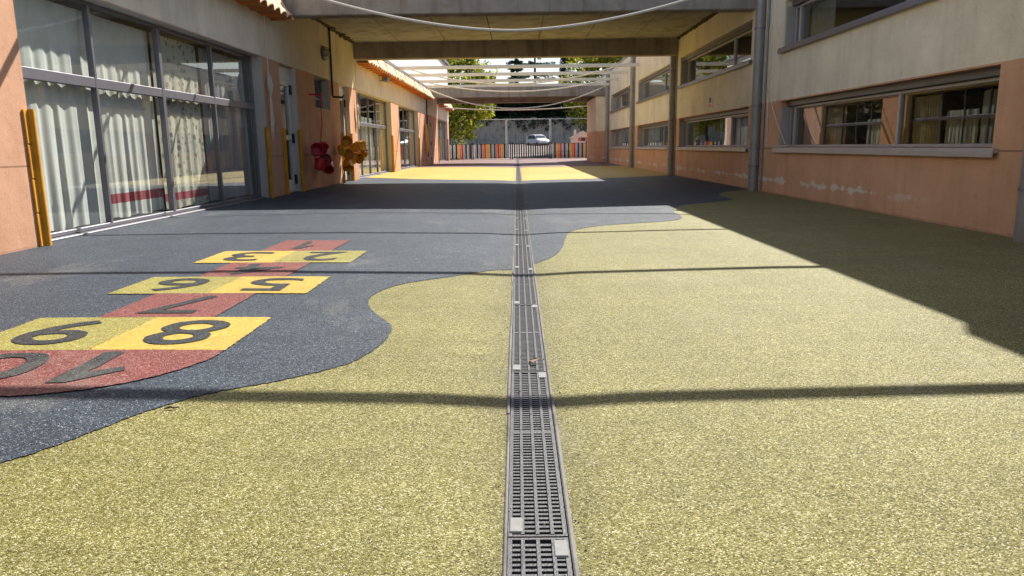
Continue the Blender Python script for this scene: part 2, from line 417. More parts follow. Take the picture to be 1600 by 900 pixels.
XL, XR = -5.15, 5.14
x0, x1 = XL-.3, XR+.3
tag(sheet('green_rubber_floor', [[(x0, -14), (x1, -14), (x1, 26), (x0, 26)]], 'green', 0), kind='structure')
blue_edge = [(5.6, 16.8), (5.121, 16.434), (4.445, 15.872), (3.984, 14.901), (3.931, 14.153), (3.984, 13.623), (3.68, 13.114), (3.02, 12.704), (2.691, 12.339), (2.459, 11.732), (2.351, 11.167), (2.331, 10.542), (2.258, 10.171), (2.05, 9.9), (1.593, 9.76), (1.154, 9.62), (.836, 9.36), (.626, 9.0), (.54, 8.38), (.463, 7.6), (.357, 7.03), (.228, 6.76), (.111, 6.56), (-.063, 6.30), (-.212, 6.27), (-.36, 6.09), (-.556, 5.88), (-.836, 5.65), (-.967, 5.43), (-1.031, 5.16), (-1.032, 4.93), (-.974, 4.71), (-.859, 4.45), (-.761, 4.26), (-.73, 4.14), (-.723, 3.99), (-.733, 3.78), (-.79, 3.53), (-.849, 3.41), (-1.08, 3.17), (-1.32, 3.02), (-1.41, 2.9), (-1.5, 2.765), (-1.565, 2.59), (-1.65, 2.40), (-1.725, 2.29), (-1.95, 2.02), (-2.5, 1.6), (-3.3, 1.25), (-4.4, 1.05), (-5.5, 1.0)]
far_edge = [(x0, 26.0), (-4.2, 24.9), (-2.6, 23.5), (-.15, 22.95), (1.2, 22.75), (2.6, 22.85), (4.0, 23.7), (x1, 24.7)]
be = ragged(chaikin(blue_edge)); fe = ragged(chaikin(far_edge), .1)
be = [(max(x0, min(x1, x)), y) for x, y in be]
tag(sheet('blue_rubber_floor', [be+fe], 'blue', .004), kind='structure')
far2 = ragged([(x0, 38.0), (-2, 37.4), (1, 36.6), (x1, 36.4)], .1)
tag(sheet('yellow_rubber_floor', [fe[::-1]+far2], 'yellow', .008), kind='structure')
tag(sheet('maroon_rubber_floor', [far2[::-1]+[(x0-9, 38), (x0-9, 62.5), (x1+8, 62.5), (x1+8, 36.4)]], 'maroon', .004), kind='structure')

# hopscotch: coloured squares with numerals, read from the far end
HX = (-2.93, -2.215, -1.51); HY = [8.17, 7.33, 6.57, 5.84, 5.15, 4.40, 3.66]
hop = empty('hopscotch_court', (-2.2, 5.6, 0), 'red and yellow hopscotch court set into the blue rubber floor', 'hopscotch')
def numeral(txt, x, y, w, h, parent):
    if txt == '1':
        P = [(.55, 0), (.86, 0), (.86, 1), (.6, 1), (.08, .62), (.16, .5), (.55, .68)]
        me = bpy.data.meshes.new('numeral'); me.from_pydata([(a, b, 0) for a, b in P], [], [tuple(t) for t in tessellate_polygon([[Vector((a, b, 0)) for a, b in P]])])
        bm = bmesh.new(); bm.from_mesh(me); bmesh.ops.subdivide_edges(bm, edges=bm.edges[:], cuts=3, use_grid_fill=True); bm.to_mesh(me); bm.free()
        return finish_numeral(me, x, y, w, h, parent)
    cu = bpy.data.curves.new('numeral', 'FONT'); cu.body = txt; cu.size = 1; cu.offset = .008; cu.resolution_u = 6
    if txt == '4': cu.offset = .004
    to = bpy.data.objects.new('numeral_text', cu); COL.objects.link(to)
    me = bpy.data.meshes.new_from_object(to.evaluated_get(bpy.context.evaluated_depsgraph_get()))
    bpy.data.objects.remove(to); bpy.data.curves.remove(cu)
    return finish_numeral(me, x, y, w, h, parent)
def finish_numeral(me, x, y, w, h, parent):
    bx = [v.co.x for v in me.vertices]; by = [v.co.y for v in me.vertices]
    cx, cy = (min(bx)+max(bx))/2, (min(by)+max(by))/2; sx = w/(max(bx)-min(bx)); sy = h/(max(by)-min(by))
    for v in me.vertices:
        px, py = -(v.co.x-cx)*sx+x, -(v.co.y-cy)*sy+y
        px += noise.noise((px*9, py*9, 1))*.012; py += noise.noise((px*9, py*9, 5))*.012
        v.co = (px, py, gz(px)+.014)
    me.materials.clear(); me.materials.append(M['numeral'])
    bm = bmesh.new(); bm.from_mesh(me)
    bm.normal_update()
    for f in bm.faces:
        if f.normal.z < 0: f.normal_flip()
    bm.to_mesh(me); bm.free()
    o = bpy.data.objects.new('numeral', me); COL.objects.link(o)
    o.parent = parent; return o
def hsq(x0, x1, r, mat, txt, w, label):
    y1, y0 = HY[r], HY[r+1]
    p = ragged([(x0, y0), (x1, y0), (x1, y1), (x0, y1), (x0, y0)], 0.014, .0055)[:-1]
    q = sheet('hopscotch_square', [p], mat, .010, hop, slot=False); q['label'] = label
    n = numeral(txt, (x0+x1)/2, (y0+y1)/2, w, (y1-y0)*.74, q)
c0, c1 = HX[0]+.35, HX[1]+.35
hsq(c0, c1, 0, 'red', '1', .16, 'red square numbered 1')
hsq(HX[0], HX[1], 1, 'yellow', '3', .36, 'yellow square numbered 3'); hsq(HX[1], HX[2], 1, 'olive', '2', .36, 'olive square numbered 2')
hsq(c0, c1, 2, 'red', '4', .40, 'red square numbered 4')
hsq(HX[0], HX[1], 3, 'olive', '6', .38, 'olive square numbered 6'); hsq(HX[1], HX[2], 3, 'yellow', '5', .37, 'yellow square numbered 5')
hsq(c0, c1, 4, 'red', '7', .36, 'red square numbered 7')
hsq(HX[0], HX[1], 5, 'olive', '9', .38, 'olive square numbered 9'); hsq(HX[1], HX[2], 5, 'yellow', '8', .37, 'yellow square numbered 8')
cxh = HX[1]; rad = HX[2]-HX[1]
arc = [(cxh-rad, HY[6]), (cxh+rad, HY[6])]+[(cxh+rad*math.cos(a), HY[6]-rad*1.02*math.sin(a)) for a in [math.pi*i/24 for i in range(1, 24)]]
hd = sheet('hopscotch_end', [ragged(arc+arc[:1], 0.014, .0055)[:-1]], 'red', .010, hop, slot=False); hd['label'] = 'red half round end numbered 10'
numeral('1', cxh+.25, HY[6]-.30, .26, .5, hd); numeral('0', cxh-.27, HY[6]-.31, .42, .5, hd)

# ------------------------------------------------------------------ drain
YD0, YD1 = -6.0, 58.0
t = MB()
t.box(DX-.1, DX+.1, YD0, YD1, -.24, -.20, 'channel')
for s in (-1, 1): t.box(*sorted((DX+s*.097, DX+s*.103)), YD0, YD1, -.199, -.095, 'channel')
ch = t.build('drain_channel'); tag(ch, 'long drain channel with pale edges down the middle of the yard', 'drain')
t = MB()
for s in (-1, 1):
    y = YD0
    while y < YD1:
        y2 = min(YD1, y+1.51+random.uniform(-.1, .1)); j = random.uniform(-.003, .003)
        a, b = sorted((DX+s*(.0845+j*.3), DX+s*(.0965+j))); t.bbox(a, b, y+.003, y2-.003, -.09, gz(a)+.007, 'drain_edge', .004); y = y2
t.build('channel_edge', ch)
GL = 1.51
def make_grate():
    t = MB(); w = .082; z0, z1 = -.025, 0
    for x in (-w, w-.012): t.box(x, x+.012, .004, GL-.004, z0, z1, 'steel_grate')
    for k in range(1, 4): t.box(-w+k*(2*w)/4-.005, -w+k*(2*w)/4+.005, .013, GL-.013, z0, z1+.0015, 'steel_grate')
    for y in (.004, GL-.013): t.box(-w+.0121, w-.0121, y, y+.009, z0, z1-.0005, 'steel_grate')
    t.box(-w+.0121, w-.0121, GL/2-.011, GL/2+.011, z0, z1-.001, 'steel_grate')
    n = 62
    for i in range(1, n):
        y = .013+(GL-.026)*i/n
        if abs(y-GL/2) < .02: continue
        t.box(-w+.012, w-.012, y-.0055, y+.0055, z0+.003, z1-.003, 'steel_grate')
    return t
g0 = empty('drain_grate', (DX, 0, -.05), 'x', 'grate', 'grates in the drain line')
make_grate().build('grating', g0).matrix_parent_inverse = Matrix()
for (xa, ya) in ((-.0795, .02), (.0395, GL-.105)):
    t = MB(); t.bbox(xa, xa+.04, ya, ya+.085, -.02, .004, 'grate_pad', .004); t.build('grip_pad', g0).matrix_parent_inverse = Matrix()
GLAB = {0: 'slotted iron grate at the very bottom edge of the picture', 1: 'slotted iron grate below the nearest rope shadow, first whole one in view', 2: 'slotted iron grate with a dry brown leaf lying on it'}
y = 1.86-GL; g0.location.y = y; g0['label'] = GLAB[0]
i = 1; y += GL
while y+GL < YD1:
    dup(g0, (0, y-g0.location.y, 0), GLAB.get(i, 'slotted iron drain grate farther up the drain line, beyond the dry leaf')); i += 1; y += GL
for k in range(1, 4): dup(g0, (0, -GL*k, 0), 'slotted iron drain grate nearer than the picture shows')
t = MB()
pts = [(-.035, 0), (-.012, .014), (.02, .012), (.042, 0), (.02, -.013), (-.01, -.014)]
t.poly([(x, y, .006+.010*abs(y)/.014+.02*x) for x, y in pts], [(0, 1, 2, 3, 4, 5)], 'leaf_dead')
lf = t.build('dry_leaf'); lf.location = (DX+.025, 3.5, -.046); lf.rotation_euler = (.2, -.35, .5)
md = lf.modifiers.new('thick', 'SOLIDIFY'); md.thickness = .002
tag(lf, 'small dry brown leaf lying on the drain grate', 'leaf')

rng = random.Random(5); t = MB()
for k in range(700):
    y = 1.2+9*rng.random()**1.6; s_ = rng.choice((-1, 1)); x = DX+s_*abs(rng.gauss(.115, .035)); q = rng.uniform(.0015, .0036); z = gz(x)+.004
    if rng.random() < .25: x = DX+rng.uniform(-.08, .08); z = -.048
    v = [(x+rng.uniform(-q, q)*1.6, y+rng.uniform(-q, q)*1.6, z+rng.uniform(-q, q)) for _ in range(4)]
    t.poly(v, [(0, 1, 2), (0, 1, 3), (1, 2, 3), (0, 2, 3)], rng.choice(('green', 'olive', 'bark', 'numeral')))
tag(t.build('rubber_crumbs'), 'loose rubber crumbs and grit along the drain edges', 'grit', kind='stuff')
t = MB(); t.tube([(-1.42, 2.80, -.010), (-1.40, 2.815, -.008), (-1.385, 2.805, -.009), (-1.37, 2.82, -.010)], [.003, .0045, .004, .002], 'bark', 6)
tag(t.build('bark_chip'), 'tiny dark bark chip on the green rubber at the blue edge', 'debris')
# ------------------------------------------------------------------ walls with openings
def wall_mesh(X, Y0, Y1, Z0, Z1, th, inside, openings, mat, reveal=None, name='wall', parent=None):
    """wall in the plane x=X, thickness th towards `inside` (+1/-1 in x); openings (y0,y1,z0,z1)"""
    ys = sorted({Y0, Y1, *[o[0] for o in openings], *[o[1] for o in openings]})
    zs = sorted({Z0, Z1, *[max(Z0, o[2]) for o in openings], *[o[3] for o in openings]})
    XB = X+inside*th; t = MB(); reveal = reveal or mat
    def is_open(a, b): return any(o[0] <= a < o[1] and o[2] <= b < o[3] for o in openings)
    for a, b in zip(ys, ys[1:]):
        for c, d in zip(zs, zs[1:]):
            if is_open((a+b)/2, (c+d)/2): continue
            for x in (X, XB): t.poly([(x, a, c), (x, b, c), (x, b, d), (x, a, d)], [(0, 1, 2, 3)], mat)
    for (a, b, c, d) in openings:
        c = max(c, Z0)
        for yy in (a, b): t.poly([(X, yy, c), (XB, yy, c), (XB, yy, d), (X, yy, d)], [(0, 1, 2, 3)], reveal)
        t.poly([(X, a, d), (XB, a, d), (XB, b, d), (X, b, d)], [(0, 1, 2, 3)], reveal)
        if c > Z0: t.poly([(X, a, c), (XB, a, c), (XB, b, c), (X, b, c)], [(0, 1, 2, 3)], reveal)
    for a, b in ((Y0, Y0), (Y1, Y1)): t.poly([(X, a, Z0), (XB, a, Z0), (XB, a, Z1), (X, a, Z1)], [(0, 1, 2, 3)], mat)
    t.poly([(X, Y0, Z1), (XB, Y0, Z1), (XB, Y1, Z1), (X, Y1, Z1)], [(0, 1, 2, 3)], mat)
    o = t.build(name, parent, recalc=False)
    bm = bmesh.new(); bm.from_mesh(o.data); bmesh.ops.remove_doubles(bm, verts=bm.verts[:], dist=1e-5); bmesh.ops.recalc_face_normals(bm, faces=bm.faces[:]); bm.to_mesh(o.data); bm.free()
    return o
def window(parent, X, ins, y0, y1, z0, z1, mull, transoms=(), frame='alu', glass='glass', fw=.05, wide=(), label=None):
    """frame mesh (part) with its pane (sub-part); X is the outer face of the frame, ins the inward x direction"""
    t = MB(); d = .07; xa, xb = sorted((X, X+ins*d)); e = .003
    for (a, b) in ((y0+e, y0+fw), (y1-fw, y1-e)): t.bbox(xa, xb, a, b, z0+e, z1-e, frame, .006)
    for (a, b) in ((z0+e, z0+fw), (z1-fw, z1-e)): t.bbox(xa+.002, xb-.002, y0+fw-.001, y1-fw+.001, a, b, frame, .006)
    for k, m in enumerate(mull):
        w = .045 if m in wide else .028
        t.bbox(xa-.004, xb+.004, m-w, m+w, z0+fw-.002, z1-fw+.002, frame, .006)
    for z, h in transoms:
        t.bbox(xa-.001, xb+.001, y0+fw-.001, y1-fw+.001, z-h/2, z+h/2, frame, .008)
        t.bbox(xa-.012, xb-.012, y0+fw, y1-fw, z+h/2-.035, z+h/2-.012, 'alu_dark', .003)
    o = t.build('window', parent, smooth=False)
    if label: o['label'] = label
    xm = X+ins*d*.5; p = MB()
    cuts = sorted([y0+fw, y1-fw]+list(mull))
    for a, b in zip(cuts, cuts[1:]): p.poly([(xm, a, z0+fw), (xm, b, z0+fw), (xm, b, z1-fw), (xm, a, z1-fw)], [(0, 1, 2, 3)], glass)
    p.build('pane', o)
    return o
def curtain(X, y0, y1, z0, z1, mat, label, cat='curtain', group='curtains behind the ground floor windows', amp=.045, per=.2, seed=0):
    rng = random.Random(seed); n = int((y1-y0)/.022)+1; rows = 9; t = MB(); ph = rng.uniform(0, 6)
    pts = []
    for r in range(rows+1):
        z = z1+(z0-z1)*r/rows; k = .35+.65*r/rows
        for i in range(n+1):
            y = y0+(y1-y0)*i/n; w = y/per*2*math.pi
            s = math.sin(w+ph+.9*math.sin(w*.23+seed)+.12*r)+.35*math.sin(w*2.1+seed)
            hang = .012*math.sin(w*.37)*(r == rows)
            pts.append((X+amp*k*s, y+.02*k*math.sin(w*.5+seed), z+hang))
    t.poly(pts, [(r*(n+1)+i, r*(n+1)+i+1, (r+1)*(n+1)+i+1, (r+1)*(n+1)+i) for r in range(rows) for i in range(n)], mat)
    return tag(t.build('curtain', smooth=True, recalc=False), label, cat, group)

# ------------------------------------------------------------------ left school building
left = empty('school_building', (XL, 25, 0), 'long orange and cream school block with glazed doors, left of the yard', 'building')
W1 = (7.97, 15.53, 0, 2.85); D1 = (16.62, 17.86, 0, 2.85); SW = (19.45, 21.0, 2.04, 2.86); D2 = (22.15, 23.4, 0, 2.85)
W2 = (24.42, 31.15, 0, 2.85); W3 = (33.15, 39.65, 0, 2.85); D3 = (45.0, 46.2, 0, 2.6); W4 = (49.3, 56.2, 0, 2.85)
W0 = (-6.2, 5.6, 0, 2.85)
wall_mesh(XL, -14, 57.3, -.2, 4.35, .3, -1, [W0, W1, D1, SW, D2, W2, W3, D3, W4], 'left_wall', 'reveal', 'wall', left)
t = MB(); t.box(XL-6, XL-.31, -14, 57.2, -.06, -.03, 'room_floor')
t.box(XL-6, XL-.31, -14, 57.2, 3.0, 3.05, 'room'); t.box(XL-6.1, XL-6.0, -14, 57.3, -.06, 7.0, 'room')
for y in (-14, 16.0, 18.6, 21.6, 24.0, 32.1, 41, 48, 57.0): t.box(XL-5.99, XL-.301, y, y+.15, -.029, 2.999, 'room')
t.build('interior_walls', left)
wall_mesh(XL-.07, -14, 58.2, 4.36, 7.03, .3, -1, [(a, a+1.6, 5.0, 6.2) for a in (-8, -2, 4, 10, 16, 22)], 'white_wall', name='upper_wall', parent=left)
t = MB(); t.box(XL-6.1, XL-.08, 57.31, 58.2, -.2, 7.03, 'white_wall'); t.build('end_wall', left)
t = MB(); t.box(XL-6.3, XL+.10, -14.2, 58.4, 7.04, 7.2, 'gutter'); t.build('roof', left)
GX = XL-.2
window(left, GX, -1, *W1[:2], .035, W1[3], [9.72, 11.55, 13.5], [(1.86, .13)], wide=(11.55,), label='four bay glazed front nearest the hopscotch')
window(left, GX, -1, *W0[:2], .035, W0[3], [-4, -1.8, .4, 2.7], [(1.86, .13)])
window(left, GX, -1, *W2[:2], .035, W2[3], [26.0, 27.45, 28.9], [(1.82, .13)], wide=(28.9,))
window(left, GX, -1, *W3[:2], .035, W3[3], [34.6, 36.0, 37.6], [(1.82, .13)], wide=(37.6,))
window(left, GX, -1, *W4[:2], .035, W4[3], [51, 52.8, 54.5], [])
window(left, GX, -1, *SW[:2], SW[2], SW[3], [20.2], [(2.32, .05)])
for w in (W0, W1, W2, W3, W4):
    t = MB(); t.bbox(GX-.09, XL-.10, w[0]+.01, w[1]-.01, -.03, .032, 'alu', .006); t.build('threshold', left)
t = MB(); t.bbox(XL-.18, XL+.03, SW[0]-.03, SW[1]+.03, SW[2]-.03, SW[2]-.003, 'reveal', .005); t.build('window_sill', left)
def door(w, label):
    y0, y1 = w[0]+.01, w[1]-.01; X = XL-.14
    t = MB()
    for a, b in ((y0, y0+.07), (y1-.16, y1)): t.bbox(X-.07, X, a, b, .005, w[3]-.01, 'white_paint', .006)
    t.bbox(X-.07, X, y0+.07, y1-.16, w[3]-.3, w[3]-.01, 'white_paint', .006)
    t.bbox(X-.07, X, y0+.07, y1-.16, .005, .04, 'reveal', .006)
    o = t.build('door_frame', left); o['label'] = label
    t = MB(); a, b = y0+.075, y1-.165; zt = w[3]-.31
    for c, d in ((a, a+.1), (b-.1, b)): t.bbox(X-.05, X+.02, c, d, .045, zt, 'white_paint', .006)
    for c, d in ((.045, .3), (1.2, 1.32), (zt-.12, zt)): t.bbox(X-.048, X+.018, a+.1, b-.1, c, d, 'white_paint', .006)
    t.poly([(X-.01, a+.1, .3), (X-.01, b-.1, .3), (X-.01, b-.1, zt-.12), (X-.01, a+.1, zt-.12)], [(0, 1, 2, 3)], 'glass')
    t.build('door', o)
    for z in (.3, 1.25, 2.35):
        t = MB(); t.bbox(X+.002, X+.06, b-.02, b+.08, z-.11, z+.11, 'rubber_black', .01); t.build('hinge', o)
    t = MB(); t.tube([(X+.02, a+.05, 1.05), (X+.07, a+.05, 1.05), (X+.07, a+.16, 1.05)], .011, 'alu'); t.build('handle', o)
door(D1, 'white glazed door by the red buckets'); door(D2, 'white door behind the yellow buckets'); door(D3, 'white door at the far end of the block')

CG = 'curtains behind the ground floor windows'
CX = XL-.34
curtain(CX, 8.0, 9.95, .08, 2.75, 'cloth', 'white sheer curtain with deep folds, in the glass bay nearest the camera', seed=1, per=.26, amp=.02)
curtain(CX-.02, 9.86, 11.52, .1, 2.75, 'cloth_hem', 'white curtain with a red hem, in second bay of the near glazed front', seed=2, per=.23, amp=.018)
curtain(CX, 11.57, 13.15, .09, 2.75, 'cloth_owl', 'curtain printed with dark animal shapes and a red hem', seed=3, per=.3, amp=.014)
curtain(CX-.01, 13.3, 15.4, .1, 2.75, 'cloth_grey', 'plain grey curtain in the far bay of the near glazed front', seed=4, per=.26)
curtain(CX, 24.5, 26.6, .09, 2.7, 'cloth', 'white curtain just beyond the yellow buckets', seed=5, per=.26, amp=.03)
curtain(CX, 26.8, 28.7, .3, 2.1, 'cloth', 'short white curtain in the middle of the second glazed front', seed=6, per=.26, amp=.03)
curtain(CX+.03, 28.95, 31.1, .09, 2.75, 'cloth_cream', 'cream curtain at the far side of the second glazed front', seed=7, per=.22)
curtain(CX, 33.3, 35.2, .09, 2.0, 'cloth', 'white curtain at the near side of the third glazed front', seed=8, per=.26, amp=.03)
curtain(CX+.02, 37.4, 39.6, .09, 2.75, 'cloth_cream', 'cream curtain at the far side of the third glazed front', seed=9, per=.22)
curtain(CX, 49.5, 56.0, .09, 2.75, 'cloth', 'pale curtain across the farthest glazed front', seed=10, per=.3)

# tiled eaves
def eave(y0, y1, label):
    e = empty('tiled_eave', (XL, (y0+y1)/2, 3.7), label, 'eave', 'tiled eaves on the left block')
    prof = [(XL+.44, 3.715), (XL+.36, 3.79), (XL+.29, 3.90), (XL+.24, 4.02), (XL+.18, 4.12), (XL+.01, 4.19)]
    per = .40; n = int((y1-y0)/per*10); t = MB(); pts = []; m = len(prof)
    for i in range(n+1):
        y = y0+(y1-y0)*i/n; c = abs(math.sin(math.pi*(y-y0)/per))
        jit = .02*noise.noise((int((y-y0)/per)*3.1, 0, y0))
        for j, (x, z) in enumerate(prof):
            k = 1 if j < m-1 else .3
            pts.append((x+(.045*c+jit)*k, y, z+(.055*c)*k-(.03*(1-c) if j == 0 else 0)))
    top = len(pts)
    pts += [(p[0]-.004, p[1], p[2]-.022) for p in pts]
    F = []
    for i in range(n):
        for j in range(m-1):
            a = i*m+j; F.append((a, a+m, a+m+1, a+1)); F.append((top+a, top+a+1, top+a+m+1, top+a+m))
        F.append((i*m, top+i*m, top+(i+1)*m, (i+1)*m))
    for i in (0, n):
        for j in range(m-1): a = i*m+j; F.append((a, a+1, top+a+1, top+a))
    t.poly(pts, F, 'tile'); t.build('roof_tiles', e, smooth=True)
    t = MB(); t.box(XL+.003, XL+.36, y0+.02, y1-.02, 3.70, 3.735, 'wood_soffit')
    y = y0+.3
    while y < y1-.1: t.bbox(XL+.004, XL+.33, y, y+.06, 3.665, 3.702, 'wood_soffit', .004); y += .6
    t.build('soffit_board', e)
    t = MB(); t.box(XL+.004, XL+.20, y0+.03, y1-.03, 4.21, 4.34, 'gutter'); t.build('gutter', e)
eave(-14, 16.45, 'orange tiled eave over the near glazed front, ending at the first concrete beam')
eave(24.85, 43.6, 'orange tiled eave between the two concrete bridges')
eave(50.1, 57.2, 'short orange tiled eave at the far end of the left block')
# small black cables lying over the middle eave
for k, y in enumerate((26.4, 28.2, 30.4, 33.0, 36.0, 39.2)):
    t = MB(); t.tube([(XL+.49, y, 3.71), (XL+.43, y+.12, 3.83), (XL+.355, y+.25, 3.96), (XL+.30, y+.45, 4.09), (XL+.22, y+.7, 4.19)], .012, 'rubber_black', 5)
    tag(t.build('tie_wire'), 'thin black wire lying over the middle tiled eave', 'wire', 'wires over the middle eave')

# foam corner guards
def guard(y, side, label, h=1.45, r=.046):
    t = MB(); n = 10; z = .0; segs = 4
    t.tube([(XL+.015, y+side*.012, .004), (XL+.015, y+side*.012, h*.5), (XL+.018, y+side*.012, h)], r, 'foam', 16)
    for k in range(segs):
        za, zb = z+h*k/segs+.004, z+h*(k+1)/segs-.004
        t.bbox(XL-.001, XL+.022, min(y-side*.02, y-side*.10), max(y-side*.02, y-side*.10), za, zb, 'foam', .006)
    return tag(t.build('corner_guard', smooth=True), label, 'corner guard', 'yellow foam guards on the left block corners')
guard(W1[0], 1, 'yellow foam guard on the corner nearest the camera')
guard(W1[1], -1, 'yellow foam guard at the far edge of the near glazed front')
guard(D1[0], 1, 'yellow foam guard on the near side of the first white door', r=.04)
guard(D1[1], -1, 'yellow foam guard between the first white door and the red buckets')
guard(D2[0], 1, 'yellow foam guard under the near yellow buckets', r=.04)
guard(D2[1], -1, 'yellow foam guard on the far side of the second white door')
guard(W2[1], -1, 'yellow foam guard on the pillar between second and third glazed fronts', h=1.5)
guard(W3[1], -1, 'yellow foam guard past the third glazed front', h=1.5)
guard(W4[0], 1, 'yellow foam guard on the near edge of the farthest glazed front', h=1.6)
guard(W4[1], -1, 'yellow foam guard at the end corner of the block', h=1.6)

# ------------------------------------------------------------------ right wing
right = empty('school_wing', (XR, 25, 0), 'two storey cream and orange school wing with strip windows, right of the yard', 'building')
WIN = [(-.6, 6.4), (8.18, 14.88), (16.87, 24.02), (25.6, 32.25), (34.2, 41.5)]
LZ, UZ = (.915, 1.79), (2.79, 3.64)
wall_mesh(XR, -14, 52, -.2, 4.95, .32, 1, [(a, b, *LZ) for a, b in WIN]+[(a, b, *UZ) for a, b in WIN], 'right_wall', None, 'wall', right)
t = MB(); t.box(XR+.33, XR+6, -14, 52, -.06, -.03, 'room_floor'); t.box(XR+.33, XR+6, -14, 52, 2.3, 2.36, 'room')
t.box(XR+.33, XR+6, -14, 52, 4.5, 4.56, 'room'); t.box(XR+6, XR+6.1, -14, 52, -.06, 4.95, 'room')
for y in (-13.9, 7.3, 16.0, 24.7, 33.4, 42.2, 51.8): t.box(XR+.321, XR+5.99, y, y+.15, -.029, 2.299, 'room'); t.box(XR+.321, XR+5.99, y, y+.15, 2.361, 4.499, 'room')
t.build('interior_walls', right)
t = MB(); t.box(XR-.03, XR+6.2, 8.75, 52.2, 4.96, 5.06, 'gutter'); t.box(XR-.05, XR+6.2, -14.2, 8.74, 4.96, 5.27, 'gutter'); t.build('roof', right)
RX = XR+.2
for i, (a, b) in enumerate(WIN):
    for fl, (z0, z1) in (('lower', LZ), ('upper', UZ)):
        m1 = a+(b-a)*(.37 if i == 1 else .28); ml = [m1, b-.26]
        o = window(right, RX, 1, a, b, z0, z1-.10, ml, glass='glass_r', fw=.045, frame='alu_light')
        t = MB(); t.bbox(RX-.07, RX+.1, a+.004, b-.004, z1-.098, z1-.003, 'alu_dark', .006); t.build('shutter_box', o)
        t = MB(); t.bbox(XR-.07, XR+.19, a-.12, b+.1, z0-.055, z0-.004, 'alu_light' if fl == 'lower' else 'alu', .006)
        t.bbox(XR-.075, XR-.055, a-.12, b+.1, z0-.10, z0-.03, 'alu_light' if fl == 'lower' else 'alu', .004); t.build('sill', o)
        t = MB(); t.bbox(XR+.02, RX-.005, b-.03, b-.004, z0+.003, z1-.1, 'alu_light', .004); t.build('shutter_guide', o)
for y, lab in ((7.36, 0), (16.05, 1), (24.75, 2), (33.3, 3), (42.3, 4)):
    t = MB(); x = XR-.085; r = .108
    t.tube([(x, y, -.02), (x, y, 1.62)], r, 'pipe', 16); t.tube([(x, y, 1.60), (x, y, 1.66)], r*1.06, 'pipe', 16); t.tube([(x, y, 1.64), (x, y, 4.9)], r*.97, 'pipe', 16)
    o = t.build('downpipe', right, smooth=True)
    for z in (.5, 1.75, 3.3, 4.4):
        t = MB(); t.tube([(x, y, z), (x, y, z+.035)], r*1.1, 'alu', 16); t.box(x, XR+.02, y-.02, y+.02, z+.005, z+.03, 'alu'); t.build('pipe_bracket', o, smooth=True)
    t = MB(); t.tube([(XR-.03, y-.32, 0.02), (XR-.03, y-.32, 4.8)], .022, 'pipe', 8); t.build('conduit', right, smooth=True)
RG = 'curtains in the wing windows'
curtain(XR+.45, 13.9, 14.7, .95, 1.75, 'cloth_grey', 'grey curtain at the far end of the nearest low window', group=RG, seed=22, per=.16, amp=.03)
curtain(XR+.45, 20.4, 20.8, .95, 1.75, 'cloth_cream', 'cream curtain by the middle post of the second low window', group=RG, seed=23, per=.16, amp=.03)
curtain(XR+.45, 23.2, 23.9, .95, 1.75, 'cloth_grey', 'grey curtain at the far end of the second low window', group=RG, seed=24, per=.16, amp=.03)
curtain(XR+.45, 29.6, 32.0, .95, 1.75, 'cloth', 'white curtain in the third low window', group=RG, seed=25, per=.2, amp=.04)
curtain(XR+.45, 38.9, 41.3, .95, 1.75, 'cloth', 'white curtain in the fourth low window', group=RG, seed=26, per=.2, amp=.04)
curtain(XR+.45, 28.6, 32.0, 2.83, 3.5, 'cloth', 'white curtain in the third upper window', group=RG, seed=27, per=.2, amp=.04)
curtain(XR+.45, 37.4, 41.3, 2.83, 3.5, 'cloth', 'white curtain in the fourth upper window', group=RG, seed=28, per=.2, amp=.04)
curtain(XR+.45, 13.6, 14.7, 2.83, 3.5, 'cloth_grey', 'grey curtain at the far end of the nearest upper window', group=RG, seed=29, per=.2, amp=.04)
curtain(XR+.45, 22.8, 23.9, 2.83, 3.5, 'cloth_grey', 'grey curtain at the far end of the second upper window', group=RG, seed=30, per=.2, amp=.04)

# small notice on the spandrel (two dark blots on a pale sheet)
t = MB(); t.bbox(XR-.014, XR-.002, 19.98, 20.4, 1.91, 2.23, 'white_paint', .003); sg = t.build('wall_notice')
t = MB(); t.bbox(XR-.018, XR-.0141, 20.08, 20.3, 2.06, 2.2, 'p_black', .003); t.bbox(XR-.018, XR-.0141, 20.05, 20.33, 1.95, 2.03, 'house_pink', .003); t.build('printed_mark', sg)
tag(sg, 'small paper notice with a dark mark on the cream wall between windows', 'notice')

# loose white cable on the right wall
t = MB(); pts = []
for i in range(31):
    u = i/30
    if u < .5: k = u/.5; pts.append((XR-.03, 15.5-.02*math.sin(9*k), 3.3-2.35*k))
    else: k = (u-.5)/.5; pts.append((XR-.035-.03*math.sin(math.pi*k), 15.5-1.35*k, .95-.02*math.sin(math.pi*k)))
t.tube(pts, .011, 'rope', 6)
pts = [(XR-.04, 15.45-1.1*(k/12)**1.4, 2.1-1.13*(k/12)) for k in range(13)]; t.tube(pts, .008, 'rope', 6)
tag(t.build('loose_cable', smooth=True), 'thin white cable hanging beside the downpipe to the near low window sill', 'cable')

